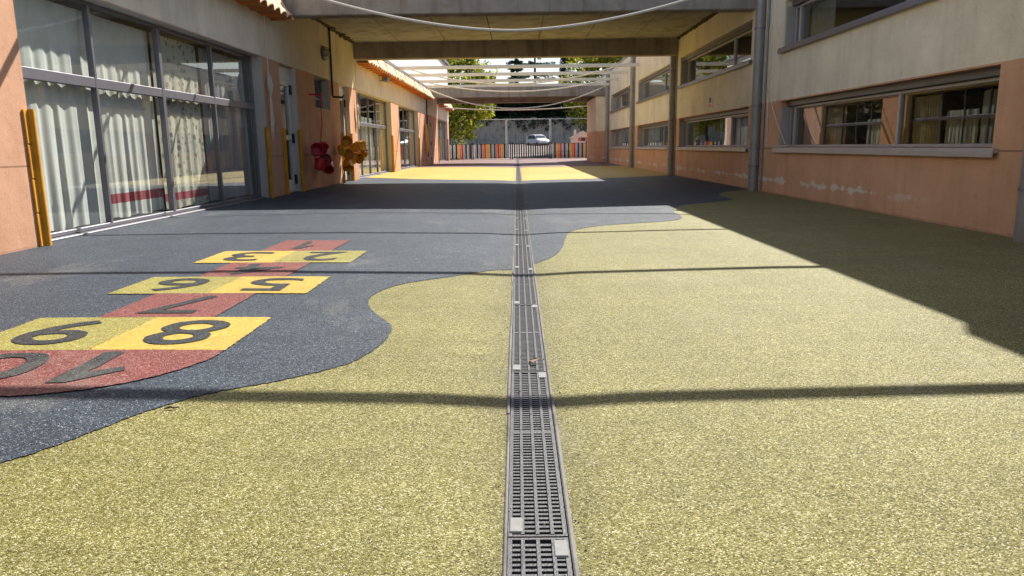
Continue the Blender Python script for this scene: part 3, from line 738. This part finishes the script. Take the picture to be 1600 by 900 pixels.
# ------------------------------------------------------------------ concrete bridges
def bridge(yf, yb, label, piers):
    e = empty('concrete_bridge', (0, (yf+yb)/2, 3.8), label, 'bridge', 'concrete bridges across the yard')
    for a, b, n in ((yf, yf+.4, 'front'), (yb, yb+.4, 'rear')):
        t = MB(); t.bbox(XL+.004, XR-.004, a, b, 3.80 if n == 'front' else 3.775, 4.42, 'concrete', .02); o = t.build('beam', e)
        o['label'] = n+' concrete beam'
    t = MB(); n = 7; w = (XR-XL-.008)/n
    for k in range(n): t.bbox(XL+.004+k*w+.008, XL+.004+(k+1)*w-.008, yf+.401, yb-.001, 4.29, 4.42, 'soffit', .012)
    t.build('soffit_panels', e)
    t = MB(); t.bbox(XL+.002, XR-.032, yf-.03, yb+.43, 4.425, 4.50, 'concrete', .015); t.build('roof_slab', e)
    if piers:
        t = MB(); t.bbox(XR-.52, XR-.003, yf+.1, yb+.3, -.1, 3.775, 'right_wall', .012); t.build('pier', e)
    return e
near_bridge = bridge(16.6, 24.4, 'weathered concrete bridge with a panelled soffit, nearest across the yard', False)
bridge(44.1, 49.4, 'farther concrete bridge with an orange and cream pier on its right', True)
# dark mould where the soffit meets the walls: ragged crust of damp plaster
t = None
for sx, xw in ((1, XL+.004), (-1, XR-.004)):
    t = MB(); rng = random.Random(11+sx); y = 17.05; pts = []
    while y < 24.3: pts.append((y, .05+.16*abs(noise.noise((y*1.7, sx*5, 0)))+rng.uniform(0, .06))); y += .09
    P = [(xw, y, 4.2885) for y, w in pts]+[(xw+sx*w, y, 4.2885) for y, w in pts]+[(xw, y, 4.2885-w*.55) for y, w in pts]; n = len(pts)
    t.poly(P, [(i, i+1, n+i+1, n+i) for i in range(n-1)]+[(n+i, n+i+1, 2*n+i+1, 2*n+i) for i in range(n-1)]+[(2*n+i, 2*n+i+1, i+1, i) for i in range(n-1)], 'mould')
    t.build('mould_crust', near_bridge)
# pergola bars over the second court
for y, lab in ((32.2, 'nearest'), (35.4, 'second'), (38.8, 'third'), (42.0, 'farthest')):
    t = MB(); t.bbox(XL+.03, XR-.02, y-.05, y+.05, 4.21, 4.35, 'white_paint', .008)
    tag(t.build('pergola_bar', recalc=True), {'nearest': 'white steel bar spanning the court, lowest bar against the treetops from the near bridge', 'second': 'white steel bar spanning the court, second beyond the near bridge in view', 'third': 'white steel bar spanning the court, third beyond the near bridge in view', 'farthest': 'white steel bar just in front of the farther bridge'}[lab], 'bar', 'white bars over the second court')

# ------------------------------------------------------------------ ropes across the yard
def rope(y, zmid, zend, r, label, y2=None, p=2.0):
    t = MB(); pts = []
    xa, xb = XL+.02, XR-.02
    for i in range(41):
        u = -1+2*i/40; pts.append((xa+(xb-xa)*(i/40), y+((y2 or y)-y)*i/40, zmid+(zend-zmid)*abs(u)**p))
    t.tube(pts, r, 'rope', 8)
    return tag(t.build('rope', smooth=True), label, 'rope', 'ropes strung across the yard')
rope(6.4, 3.66, 3.74, .054, 'thick white rope strung overhead nearest the camera, casting the boldest shadow')
rope(9.45, 3.64, 3.74, .045, 'thick white rope overhead casting the shadow across the number 4 square', 9.5)
rope(12.3, 3.6, 3.74, .036, 'white rope overhead casting the shadow beyond the number 1 square')
rope(14.6, 3.14, 4.28, .026, 'white rope sagging in front of the near concrete beam', p=1.75)
rope(43.4, 3.12, 4.32, .034, 'white rope sagging lowest, across the dark beam of the farther bridge')
rope(39.5, 3.78, 4.42, .034, 'white rope sagging across the pale face of the farther bridge')
rope(35.0, 3.74, 4.6, .03, 'white rope sagging between the white bars and the farther bridge', 33.5)
rope(50.4, 3.36, 3.6, .036, 'white rope seen through under the farther bridge')

# ------------------------------------------------------------------ things on the left wall
def bulkhead(y, z, label):
    e = empty('wall_lamp', (XL, y, z), label, 'lamp', 'lamps on the left wall')
    X = Matrix.Translation((XL+.001, y, z)) @ Matrix.Rotation(math.pi/2, 4, 'Y')
    t = MB(); t.lathe([(0, 0), (.19, 0), (.19, .05), (.16, .06)], 'alu_dark', 20, X); t.build('lamp_base', e, smooth=True)
    t = MB(); t.lathe([(.15, .055), (.14, .11), (.09, .16), (0, .18)], 'lamp_glass', 20, X); t.build('lamp_glass', e, smooth=True)
    t = MB()
    for k in range(3):
        a = math.pi*k/3; t.tube([tuple(X @ Vector((math.cos(a)*.17*c, math.sin(a)*.17*c, .06+.135*math.sqrt(max(0, 1-c*c))))) for c in [-1+j/6 for j in range(13)]], .008, 'alu_dark', 5)
    t.build('lamp_cage', e, smooth=True)
bulkhead(20.5, 3.5, 'round caged lamp on the cream wall under the near bridge')
bulkhead(43.5, 3.45, 'round caged lamp on the wall before the farther bridge')
e = empty('flood_lamp', (XL, 28.9, 3.6), 'box shaped flood lamp under the middle tiled eave', 'lamp', 'lamps on the left wall')
t = MB(); t.tube([(XL, 28.9, 3.5), (XL+.15, 28.9, 3.5), (XL+.2, 28.9, 3.6)], .02, 'alu'); t.build('lamp_bracket', e)
t = MB(); t.bbox(XL+.12, XL+.34, 28.65, 29.15, 3.46, 3.62, 'alu_dark', .02); t.build('lamp_housing', e)

# black pipe with tap bracket
t = MB(); t.tube([(XL+.04, 21.2, 4.25), (XL+.04, 21.2, 2.46), (XL+.05, 21.2, 2.42), (XL+.32, 21.2, 2.4), (XL+.34, 21.2, 2.46)], .028, 'black', 8)
tag(t.build('hanging_pole', smooth=True), 'black pipe and hook on the wall above the yellow buckets', 'hook')
t = MB(); t.tube([(XL, 18.9, 2.33), (XL+.28, 18.95, 2.33), (XL+.30, 18.95, 2.38)], .022, 'bucket_red', 8)
tag(t.build('wall_hook', smooth=True), 'red wall hook above the red buckets', 'hook')
def bucket_mesh(mat, r=.15, h=.26):
    t = MB(); t.lathe([(0, 0), (r*.74, 0), (r*.78, .01), (r*.97, h-.03), (r*1.04, h-.025), (r*1.05, h), (r*.97, h), (r*.74, .015), (0, .012)], mat, 18); return t
def buckets(mat, lst, grp, what):
    base = None
    for (x, y, z, rx, ry, rz, lab) in lst:
        if base is None:
            o = bucket_mesh(mat).build('bucket', smooth=True)
            t = MB(); t.tube([(.15*math.cos(a), 0, .24+.13*math.sin(a)) for a in [math.pi*k/10 for k in range(11)]], .006, 'black', 5); t.build('handle', o)
            base = o
        else:
            o = base.copy(); COL.objects.link(o); c = base.children[0].copy(); COL.objects.link(c); c.parent = o
        o.location = (x, y, z); o.rotation_euler = (rx, ry, rz)
        tag(o, what+' '+lab, 'bucket', grp)
q = XL
buckets('bucket_red', [(q+.24, 18.35, .92, 1.2, .5, .2, 'at the upper left of the red cluster'), (q+.26, 18.45, .50, -.2, .25, .4, 'hanging lowest in the red cluster'), (q+.2, 19.05, .86, .5, -.3, 1, 'at the upper right of the red cluster'), (q+.24, 19.55, .63, 2.2, .3, .3, 'at the lower right of the red cluster'), (q+.34, 18.8, .72, 1.5, 1.0, .2, 'in the middle of the red cluster')], 'red buckets hanging on a rope', 'red plastic bucket')
yb = [(q+.22, 21.6, 1.15, 1.3, .3, .4, 'at the top of the yellow cluster'), (q+.3, 21.9, .98, .6, 1.2, .5, 'at the upper middle of the yellow cluster'), (q+.36, 22.4, 1.06, 1.4, .5, 2, 'at the upper right of the yellow cluster'), (q+.36, 21.5, .84, 1.6, 1.3, .1, 'facing out at the centre left of the yellow cluster'), (q+.4, 22.0, .78, 2.0, .8, 1.1, 'at the centre of the yellow cluster'), (q+.32, 22.9, .86, 1.5, .2, .9, 'poking out at the right of the yellow cluster'), (q+.3, 22.0, .60, .3, .4, .5, 'hanging lowest in the yellow cluster'), (q+.22, 21.2, .90, -1.2, .4, .3, 'at the far left of the yellow cluster'), (q+.3, 21.4, .66, 2.6, .3, .8, 'at the lower left of the yellow cluster')]
buckets('bucket_yellow', yb, 'yellow buckets hanging on a rope', 'yellow plastic bucket')
t = MB(); t.tube([(q+.28, 18.95, 2.34), (q+.27, 18.95, 1.6), (q+.24, 18.8, 1.05), (q+.25, 18.75, .75)], .014, 'bucket_red', 6)
tag(t.build('hanging_rope', smooth=True), 'thin red rope holding the red buckets', 'rope')
t = MB(); t.tube([(q+.31, 21.2, 2.42), (q+.3, 21.4, 1.8), (q+.28, 21.65, 1.3), (q+.3, 21.8, .9)], .016, 'bucket_yellow', 6)
tag(t.build('hanging_rope', smooth=True), 'yellow rope holding the yellow buckets', 'rope')
def rope_bundle(y, zt, zk, zb, label, n=5):
    rng = random.Random(int(y*10)); t = MB(); X = XL+.06
    t.tube([(X, y, zt), (X, y+.02, (zt+zk)/2), (X, y, zk)], .010, 'rope', 6)
    for k in range(9):
        a = rng.uniform(0, 6.28); c = Vector((X+.02, y, zk-.15)); pts = []
        for j in range(13):
            u = 2*math.pi*j/12; pts.append(c+Vector((.035*math.cos(u)*math.cos(a), .06*math.cos(u)*math.sin(a)+.03*math.sin(u+k), (.09+.012*k)*math.sin(u)+.03*math.cos(3*u+k))))
        t.tube(pts, .011, 'rope', 5)
    for k in range(n):
        d = rng.uniform(-.1, .1); zz = zb+rng.uniform(0, .35) if k else zb
        t.tube([(X, y, zk-.3), (X+.02, y+d*.6, (zk+zz)/2), (X+.01, y+d, zz+.06), (X+.01, y+d+.05, zz), (X+.01, y+d+.1, zz+.07), (X+.01, y+d*.3+.06, (zk+zz)/2), (X, y+.03, zk-.3)], .009, 'rope', 5)
    return tag(t.build('rope_bundle', smooth=True), label, 'rope')
rope_bundle(15.72, 3.7, 2.45, 1.2, 'knotted bundle of white rope hanging beside the near glazed front')
rope_bundle(24.28, 3.7, 2.35, 1.6, 'bundle of white rope hanging just beyond the second white door', 12)
t = MB()
for k in range(4):
    d = .12*k; t.tube([(XL+.06, 42.2+d, 2.3), (XL+.1, 42.0+d, 1.6), (XL+.1, 42.1+d, .7+.1*k), (XL+.1, 42.5+d, .62+.1*k), (XL+.1, 42.7+d, 1.4), (XL+.06, 42.4+d, 2.3)], .03, 'bucket_yellow', 6)
tag(t.build('hose_coil', smooth=True), 'coiled yellow hose hanging on the far wall', 'hose')
t = MB(); t.tube([(XL+.05, 43.2, 4.2), (XL+.05, 43.2, .5)], .035, 'black', 8)
tag(t.build('wall_pipe', smooth=True), 'black pipe on the far wall beside the coiled hose', 'pipe')

# ------------------------------------------------------------------ coloured picket fence
FY = 60.0; FZ0, FZ1 = .06, 1.22
def fence_panel(x0, x1, cols, label, name='picket_fence', cat='fence', pit=.155, wid=.136):
    e = empty(name, ((x0+x1)/2, FY, 0), label, cat, 'fence panels at the end of the yard' if cat == 'fence' else None)
    t = MB()
    for z in (FZ0+.03, FZ1-.07): t.bbox(x0+.04, x1-.04, FY+.021, FY+.07, z, z+.06, 'p_black', .006)
    t.build('rail', e)
    n = int((x1-x0-.08)/pit); off = (x1-x0-n*pit)/2
    for k in range(n):
        x = x0+off+k*pit; t = MB(); c = cols[k % len(cols)]
        t.bbox(x+(pit-wid)/2, x+(pit+wid)/2, FY-.02, FY+.02, FZ0, FZ1-.03, c, .006); t.build('picket', e)
    for x in (x0, x1):
        t = MB(); t.bbox(x-.05, x+.035 if x == x1 else x+.045, FY-.05, FY+.078, -.03, FZ1+.1, 'p_black', .01); t.build('post', e)
fence_panel(-8.6, -5.52, ['p_grey', 'p_navy', 'p_yellow'], 'coloured picket fence panel behind the end corner of the left block')
fence_panel(-5.42, -3.62, ['p_grey', 'p_black', 'p_grey', 'p_navy', 'p_yellow', 'p_orange', 'p_red', 'p_grey', 'p_black', 'p_grey', 'p_black'], 'coloured picket fence panel touching the end of the left block')
fence_panel(-3.5, -.5, ['p_grey', 'p_navy', 'p_grey', 'p_black', 'p_orange', 'p_red', 'p_yellow', 'p_yellow', 'p_black', 'p_grey', 'p_black', 'p_orange', 'p_red', 'p_orange', 'p_yellow', 'p_black', 'p_grey'], 'coloured picket fence panel left of the brown gate')
fence_panel(-.36, 2.58, ['p_brown'], 'brown slatted double gate in the middle of the picket fence', 'yard_gate', 'gate', .185, .095)
fence_panel(2.72, 5.52, ['p_grey', 'p_navy', 'p_yellow', 'p_orange', 'p_red', 'p_grey', 'p_black', 'p_grey', 'p_navy', 'p_yellow', 'p_orange', 'p_red', 'p_grey', 'p_black'], 'coloured picket fence panel right of the brown gate')
fence_panel(5.64, 8.6, ['p_grey', 'p_black', 'p_grey', 'p_red', 'p_orange'], 'coloured picket fence panel in front of the playhouse')

# playhouse
e = empty('playhouse', (6.0, 64, 0), 'small apricot playhouse with pink shutters behind the fence', 'playhouse')
def gable(x0, x1, y0, y1, z0, ze, zp, mat):
    t = MB(); xm = (x0+x1)/2
    t.poly([(x0, y0, z0), (x1, y0, z0), (x1, y0, ze), (xm, y0, zp), (x0, y0, ze), (x0, y1, z0), (x1, y1, z0), (x1, y1, ze), (xm, y1, zp), (x0, y1, ze)], [(0, 1, 2, 3, 4), (9, 8, 7, 6, 5), (0, 5, 6, 1), (1, 6, 7, 2), (2, 7, 8, 3), (3, 8, 9, 4), (4, 9, 5, 0)], mat); return t
gable(4.6, 6.5, 63.2, 64.9, -.1, 1.62, 2.12, 'house_plastic').build('walls', e)
t = MB()
for s in (-1, 1):
    xm = 5.55; xe = xm+s*1.05; t.poly([(xm, 63.1, 2.13), (xe, 63.1, 1.58), (xe, 65, 1.58), (xm, 65, 2.13), (xm, 63.1, 2.19), (xe, 63.1, 1.64), (xe, 65, 1.64), (xm, 65, 2.19)], [(0, 1, 2, 3), (4, 7, 6, 5), (0, 4, 5, 1), (1, 5, 6, 2), (2, 6, 7, 3)], 'house_plastic')
t.build('roof', e)
t = MB(); t.bbox(5.38, 5.72, 63.17, 63.199, 1.35, 1.66, 'house_brown', .01); t.build('window', e)
for a, b in ((5.12, 5.36), (5.74, 5.98)):
    t = MB(); t.bbox(a, b, 63.16, 63.198, 1.35, 1.66, 'house_pink', .01); t.build('shutter', e)
t = MB(); t.bbox(4.8, 5.0, 63.5, 63.75, 1.75, 2.3, 'house_plastic', .02); t.build('chimney', e)
t = MB(); t.bbox(6.5, 7.7, 63.3, 64.8, -.1, 1.36, 'house_plastic', .05); t.build('side_counter', e)

# ------------------------------------------------------------------ beyond the yard: sports fence, retaining wall, car, trees
for k, xa in enumerate((-9.06, -5.0, -.94, 3.12, 7.18)):
    xb = xa+4.0; y = 70; zg = .02
    e = empty('mesh_fence', ((xa+xb)/2, y, zg), ['tall wire mesh fence panel behind the left tree', 'tall wire mesh fence panel at the right of the leafy tree', 'tall wire mesh fence panel behind the brown gate', 'tall wire mesh fence panel behind the playhouse', 'tall wire mesh fence panel hidden past the right pier'][k], 'fence', 'tall wire mesh fence panels')
    t = MB()
    for x in (xa+.03, xb-.03): t.tube([(x, y, zg), (x, y, 3.48)], .045, 'white_paint', 8)
    for z in (.35, 3.44): t.tube([(xa+.03, y, z), (xb-.03, y, z)], .032, 'white_paint', 8)
    t.build('fence_frame', e, smooth=True)
    t = MB(); n = 26
    for i in range(1, n): x = xa+.03+(xb-xa-.06)*i/n; t.tube([(x, y, .36), (x, y, 3.43)], .006, 'wire', 4, False)
    for i in range(1, 21): z = .36+3.07*i/21; t.tube([(xa+.04, y+.01, z), (xb-.04, y+.01, z)], .006, 'wire', 4, False)
    t.build('wire_mesh', e)
t = MB(); nx = 60
for i in range(nx): 
    x = -40+80*i/nx; t.box(x, x+80/nx-.02, 106, 106.8, .6, 4.9+.12*noise.noise((i*.7, 0, 0)), 'old_concrete')
rw = t.build('retaining_wall'); tag(rw, 'weathered grey retaining wall behind the parked car', 'wall')

def leaf_quads(t, c, rad, n, size, mat, rng, squash=.8):
    for _ in range(n):
        while True:
            d = Vector((rng.uniform(-1, 1), rng.uniform(-1, 1), rng.uniform(-1, 1)))
            if .1 < d.length < 1: break
        d = d.normalized()*(d.length**.45); p = Vector(c)+Vector((d.x*rad, d.y*rad, d.z*rad*squash))
        nrm = (d+Vector((rng.gauss(0, .6), rng.gauss(0, .6), rng.gauss(0, .6)+.3))).normalized()
        a = nrm.cross(Vector((rng.gauss(0, 1), rng.gauss(0, 1), rng.gauss(0, 1)))).normalized(); b = nrm.cross(a)
        s = size*rng.uniform(.6, 1.3)
        t.poly([p-a*s, p+b*s*.45-nrm*s*.1, p+a*s, p-b*s*.45-nrm*s*.1], [(0, 1, 2, 3)], mat)
def tree(name, base, H, crown_c, crown_r, mat, label, group, clumps=46, leaves=85, size=.16, seed=1, squash=.8, trunk_r=.18, inner=.0):
    rng = random.Random(seed); b = Vector(base); e = empty(name, base, label, 'tree', group)
    cc = Vector(crown_c); t = MB(); L = MB()
    top = Vector((cc.x, cc.y, cc.z+crown_r*.3))
    t.tube([b-Vector((0, 0, .1)), b.lerp(top, .3)+Vector((.1, 0, 0)), b.lerp(top, .65)-Vector((.08, .05, 0)), top], [trunk_r, trunk_r*.8, trunk_r*.5, .04], 'bark', 8)
    for k in range(clumps):
        while True:
            d = Vector((rng.uniform(-1, 1), rng.uniform(-1, 1), rng.uniform(-1, 1)))
            if .45 < d.length < 1: break
        p = cc+Vector((d.x*crown_r, d.y*crown_r, d.z*crown_r*squash)); r = crown_r*rng.uniform(.16, .32)
        leaf_quads(L, p, r, leaves, size, mat, rng)
        if k % 3 == 0:
            s0 = b.lerp(top, rng.uniform(.35, .8)); t.tube([s0, s0.lerp(p, .5)+Vector((0, 0, -.1*crown_r*.3)), p], [trunk_r*.4, trunk_r*.22, .02], 'bark', 5)
    t.build('trunk', e, smooth=True); L.build('crown', e, recalc=False); return e
TG = 'trees beyond the yard'
tree('leafy_tree', (-6.2, 66.5, 0), 9, (-5.6, 66.5, 5.7), 4.0, 'leaf_yellow', 'yellow green leafy tree behind the left end of the picket fence', TG, 110, 120, .20, 3, 1.05)
tree('leafy_tree', (9.6, 75, .2), 9, (9.6, 75, 7.2), 5.0, 'leaf_yellow', 'leafy green tree rising above the right wing roof', TG, 110, 120, .23, 5, .95)
tree('leafy_tree', (6.6, 82, .4), 5, (8.0, 84, 4.6), 2.3, 'leaf_green', 'low green tree behind the playhouse', TG, 36, 85, .16, 6, .7)
for k in range(9):
    x = -17+k*4.3+random.uniform(-.6, .6)
    hz = 7.2+random.uniform(-.5, .5)
    rr = 3.2
    tree('hedge_tree', (x, 110, 1.3), 8, (x, 110, hz-.6), rr, 'leaf_dark', 'dark evergreen crown in the row above the retaining wall', 'dark evergreens above the retaining wall', 60, 95, .40, 20+k, .85)
L = MB(); rng = random.Random(77)
for k in range(150):
    x = -16+36*rng.random(); dz = abs(rng.gauss(0, .75)); leaf_quads(L, (x, 105.75-rng.random()*.3, 5.05-dz), rng.uniform(.18, .5), 34, .16, 'leaf_dark', rng, 1.2)
tag(L.build('ivy', recalc=False), 'dark ivy hanging over the top of the grey retaining wall', 'ivy', kind='stuff')
def cedar(base, H, R, label, seed, tiers=10, mat='needle', slim=False):
    rng = random.Random(seed); b = Vector(base); e = empty('cypress_tree' if slim else 'cedar_tree', base, label, 'tree', TG); t = MB(); L = MB()
    t.tube([b, b+Vector((0, 0, H*.5)), b+Vector((0, 0, H))], [.35 if not slim else .2, .22, .03], 'bark', 8)
    if slim:
        for k in range(46):
            u = k/45; z = .6+u*(H-.6); r = R*math.sin(math.pi*min(1, .15+.85*(1-u)))**.6
            leaf_quads(L, b+Vector((rng.uniform(-.2, .2)*R, rng.uniform(-.2, .2)*R, z)), max(.15, r), 110, .2, mat, rng, 1.4)
    else:
        for k in range(tiers):
            u = k/(tiers-1); z = H*(.28+.72*u); rr = R*(1-u)**.75*rng.uniform(.75, 1.1)+.25
            nb = rng.randint(6, 9)
            for j in range(nb):
                a = 2*math.pi*(j+rng.random())/nb; ln = rr*rng.uniform(.6, 1.1); p1 = b+Vector((math.cos(a)*ln, math.sin(a)*ln, z-.08*ln+rng.uniform(-.5, .5)))
                p0 = b+Vector((0, 0, z)); t.tube([p0, p0.lerp(p1, .5)+Vector((0, 0, .1)), p1], [.07, .04, .015], 'bark', 4)
                for s in (.4, .62, .82, 1.0): leaf_quads(L, p0.lerp(p1, s)+Vector((0, 0, .1)), .22+.34*ln/R, 42, .15, mat, rng, .6)
    t.build('trunk', e, smooth=True); L.build('crown', e, recalc=False)
cedar((3.2, 130, 1.3), 22, 5.6, 'blue green cedar with layered branches in the middle of the sky gap', 4)
cedar((8.1, 128, 1.3), 18.5, .95, 'slim dark cypress right of the cedar', 6, slim=True)
cedar((.1, 134, 1.3), 19, 2.6, 'small spiky conifer left of the cedar', 9, 12)

# car, front quarter, on the street behind
def car(loc, rz, label):
    e = empty('parked_car', loc, label, 'car'); 
    def part(name, t, parent=e, **k):
        o = t.build(name, None, **k); o.parent = parent; return o
    # body loft: sections along x (length), each (x, half width, z bottom, z belt, z top, half width top)
    secs = [(-2.0, .70, .45, .92, 1.0, .60), (-1.9, .80, .30, .95, 1.42, .66), (-1.3, .84, .24, .96, 1.52, .68), (0, .85, .22, .95, 1.54, .68), (.45, .85, .22, .94, 1.45, .66), (1.05, .84, .22, .92, .98, .74), (1.75, .80, .24, .84, .87, .70), (2.0, .68, .34, .66, .70, .58)]
    t = MB(); pts = []; 
    for (x, w, z0, zb, zt, wt) in secs:
        pts += [(x, -w*.9, z0), (x, -w, (z0+zb)/2), (x, -w*.98, zb), (x, -wt, zt-.04), (x, -wt*.8, zt), (x, wt*.8, zt), (x, wt, zt-.04), (x, w*.98, zb), (x, w, (z0+zb)/2), (x, w*.9, z0)]
    n = 10; F = [(i*n+j, i*n+(j+1) % n, (i+1)*n+(j+1) % n, (i+1)*n+j) for i in range(len(secs)-1) for j in range(n)]
    F += [tuple(range(n))[::-1], tuple(range((len(secs)-1)*n, len(secs)*n))]
    t.poly(pts, F, 'car'); part('body', t, smooth=True)
    def quad(name, P):
        t = MB(); v = [Vector(p) for p in P]; nn = (v[1]-v[0]).cross(v[2]-v[0]).normalized(); c = sum(v, Vector())/4
        if nn.dot(c-Vector((0, 0, .8))) < 0: nn = -nn
        t.poly([p+nn*.012 for p in v]+[p-nn*.02 for p in v], [(0, 1, 2, 3), (7, 6, 5, 4), (0, 4, 5, 1), (1, 5, 6, 2), (2, 6, 7, 3), (3, 7, 4, 0)], 'car_glass'); part(name, t)
    quad('windscreen', [(.52, -.60, 1.40), (.52, .60, 1.40), (1.0, .70, 1.0), (1.0, -.70, 1.0)])
    quad('rear_window', [(-1.915, -.56, 1.36), (-1.915, .56, 1.36), (-1.985, .58, 1.0), (-1.985, -.58, 1.0)])
    for s in (-1, 1):
        quad('side_window', [(-1.3, s*.69, 1.44), (-.25, s*.69, 1.46), (-.2, s*.832, .99), (-1.5, s*.825, .99)])
        quad('side_window', [(-.15, s*.69, 1.46), (.38, s*.68, 1.40), (.85, s*.825, .98), (-.1, s*.832, .99)])
        t = MB(); t.bbox(1.86, 1.96, s*.5-.13, s*.5+.13, .62, .74, 'lamp_glass', .02); part('headlight', t)
        for x in (-1.25, 1.3):
            t = MB(); X = Matrix.Translation((x, s*.74, .3)) @ Matrix.Rotation(math.pi/2, 4, 'X')
            t.lathe([(0, -.1), (.27, -.1), (.3, -.06), (.3, .06), (.27, .1), (0, .1)], 'tyre', 20, X); w = part('wheel', t, smooth=True)
            t = MB(); t.lathe([(0, -.108), (.18, -.108), (.18, .108), (0, .108)], 'rim', 16, X); part('rim', t, w)
    e.rotation_euler = (0, 0, rz)
car((2.75, 98, .92), R_(-66), 'white hatchback parked on the street behind the picket fence')
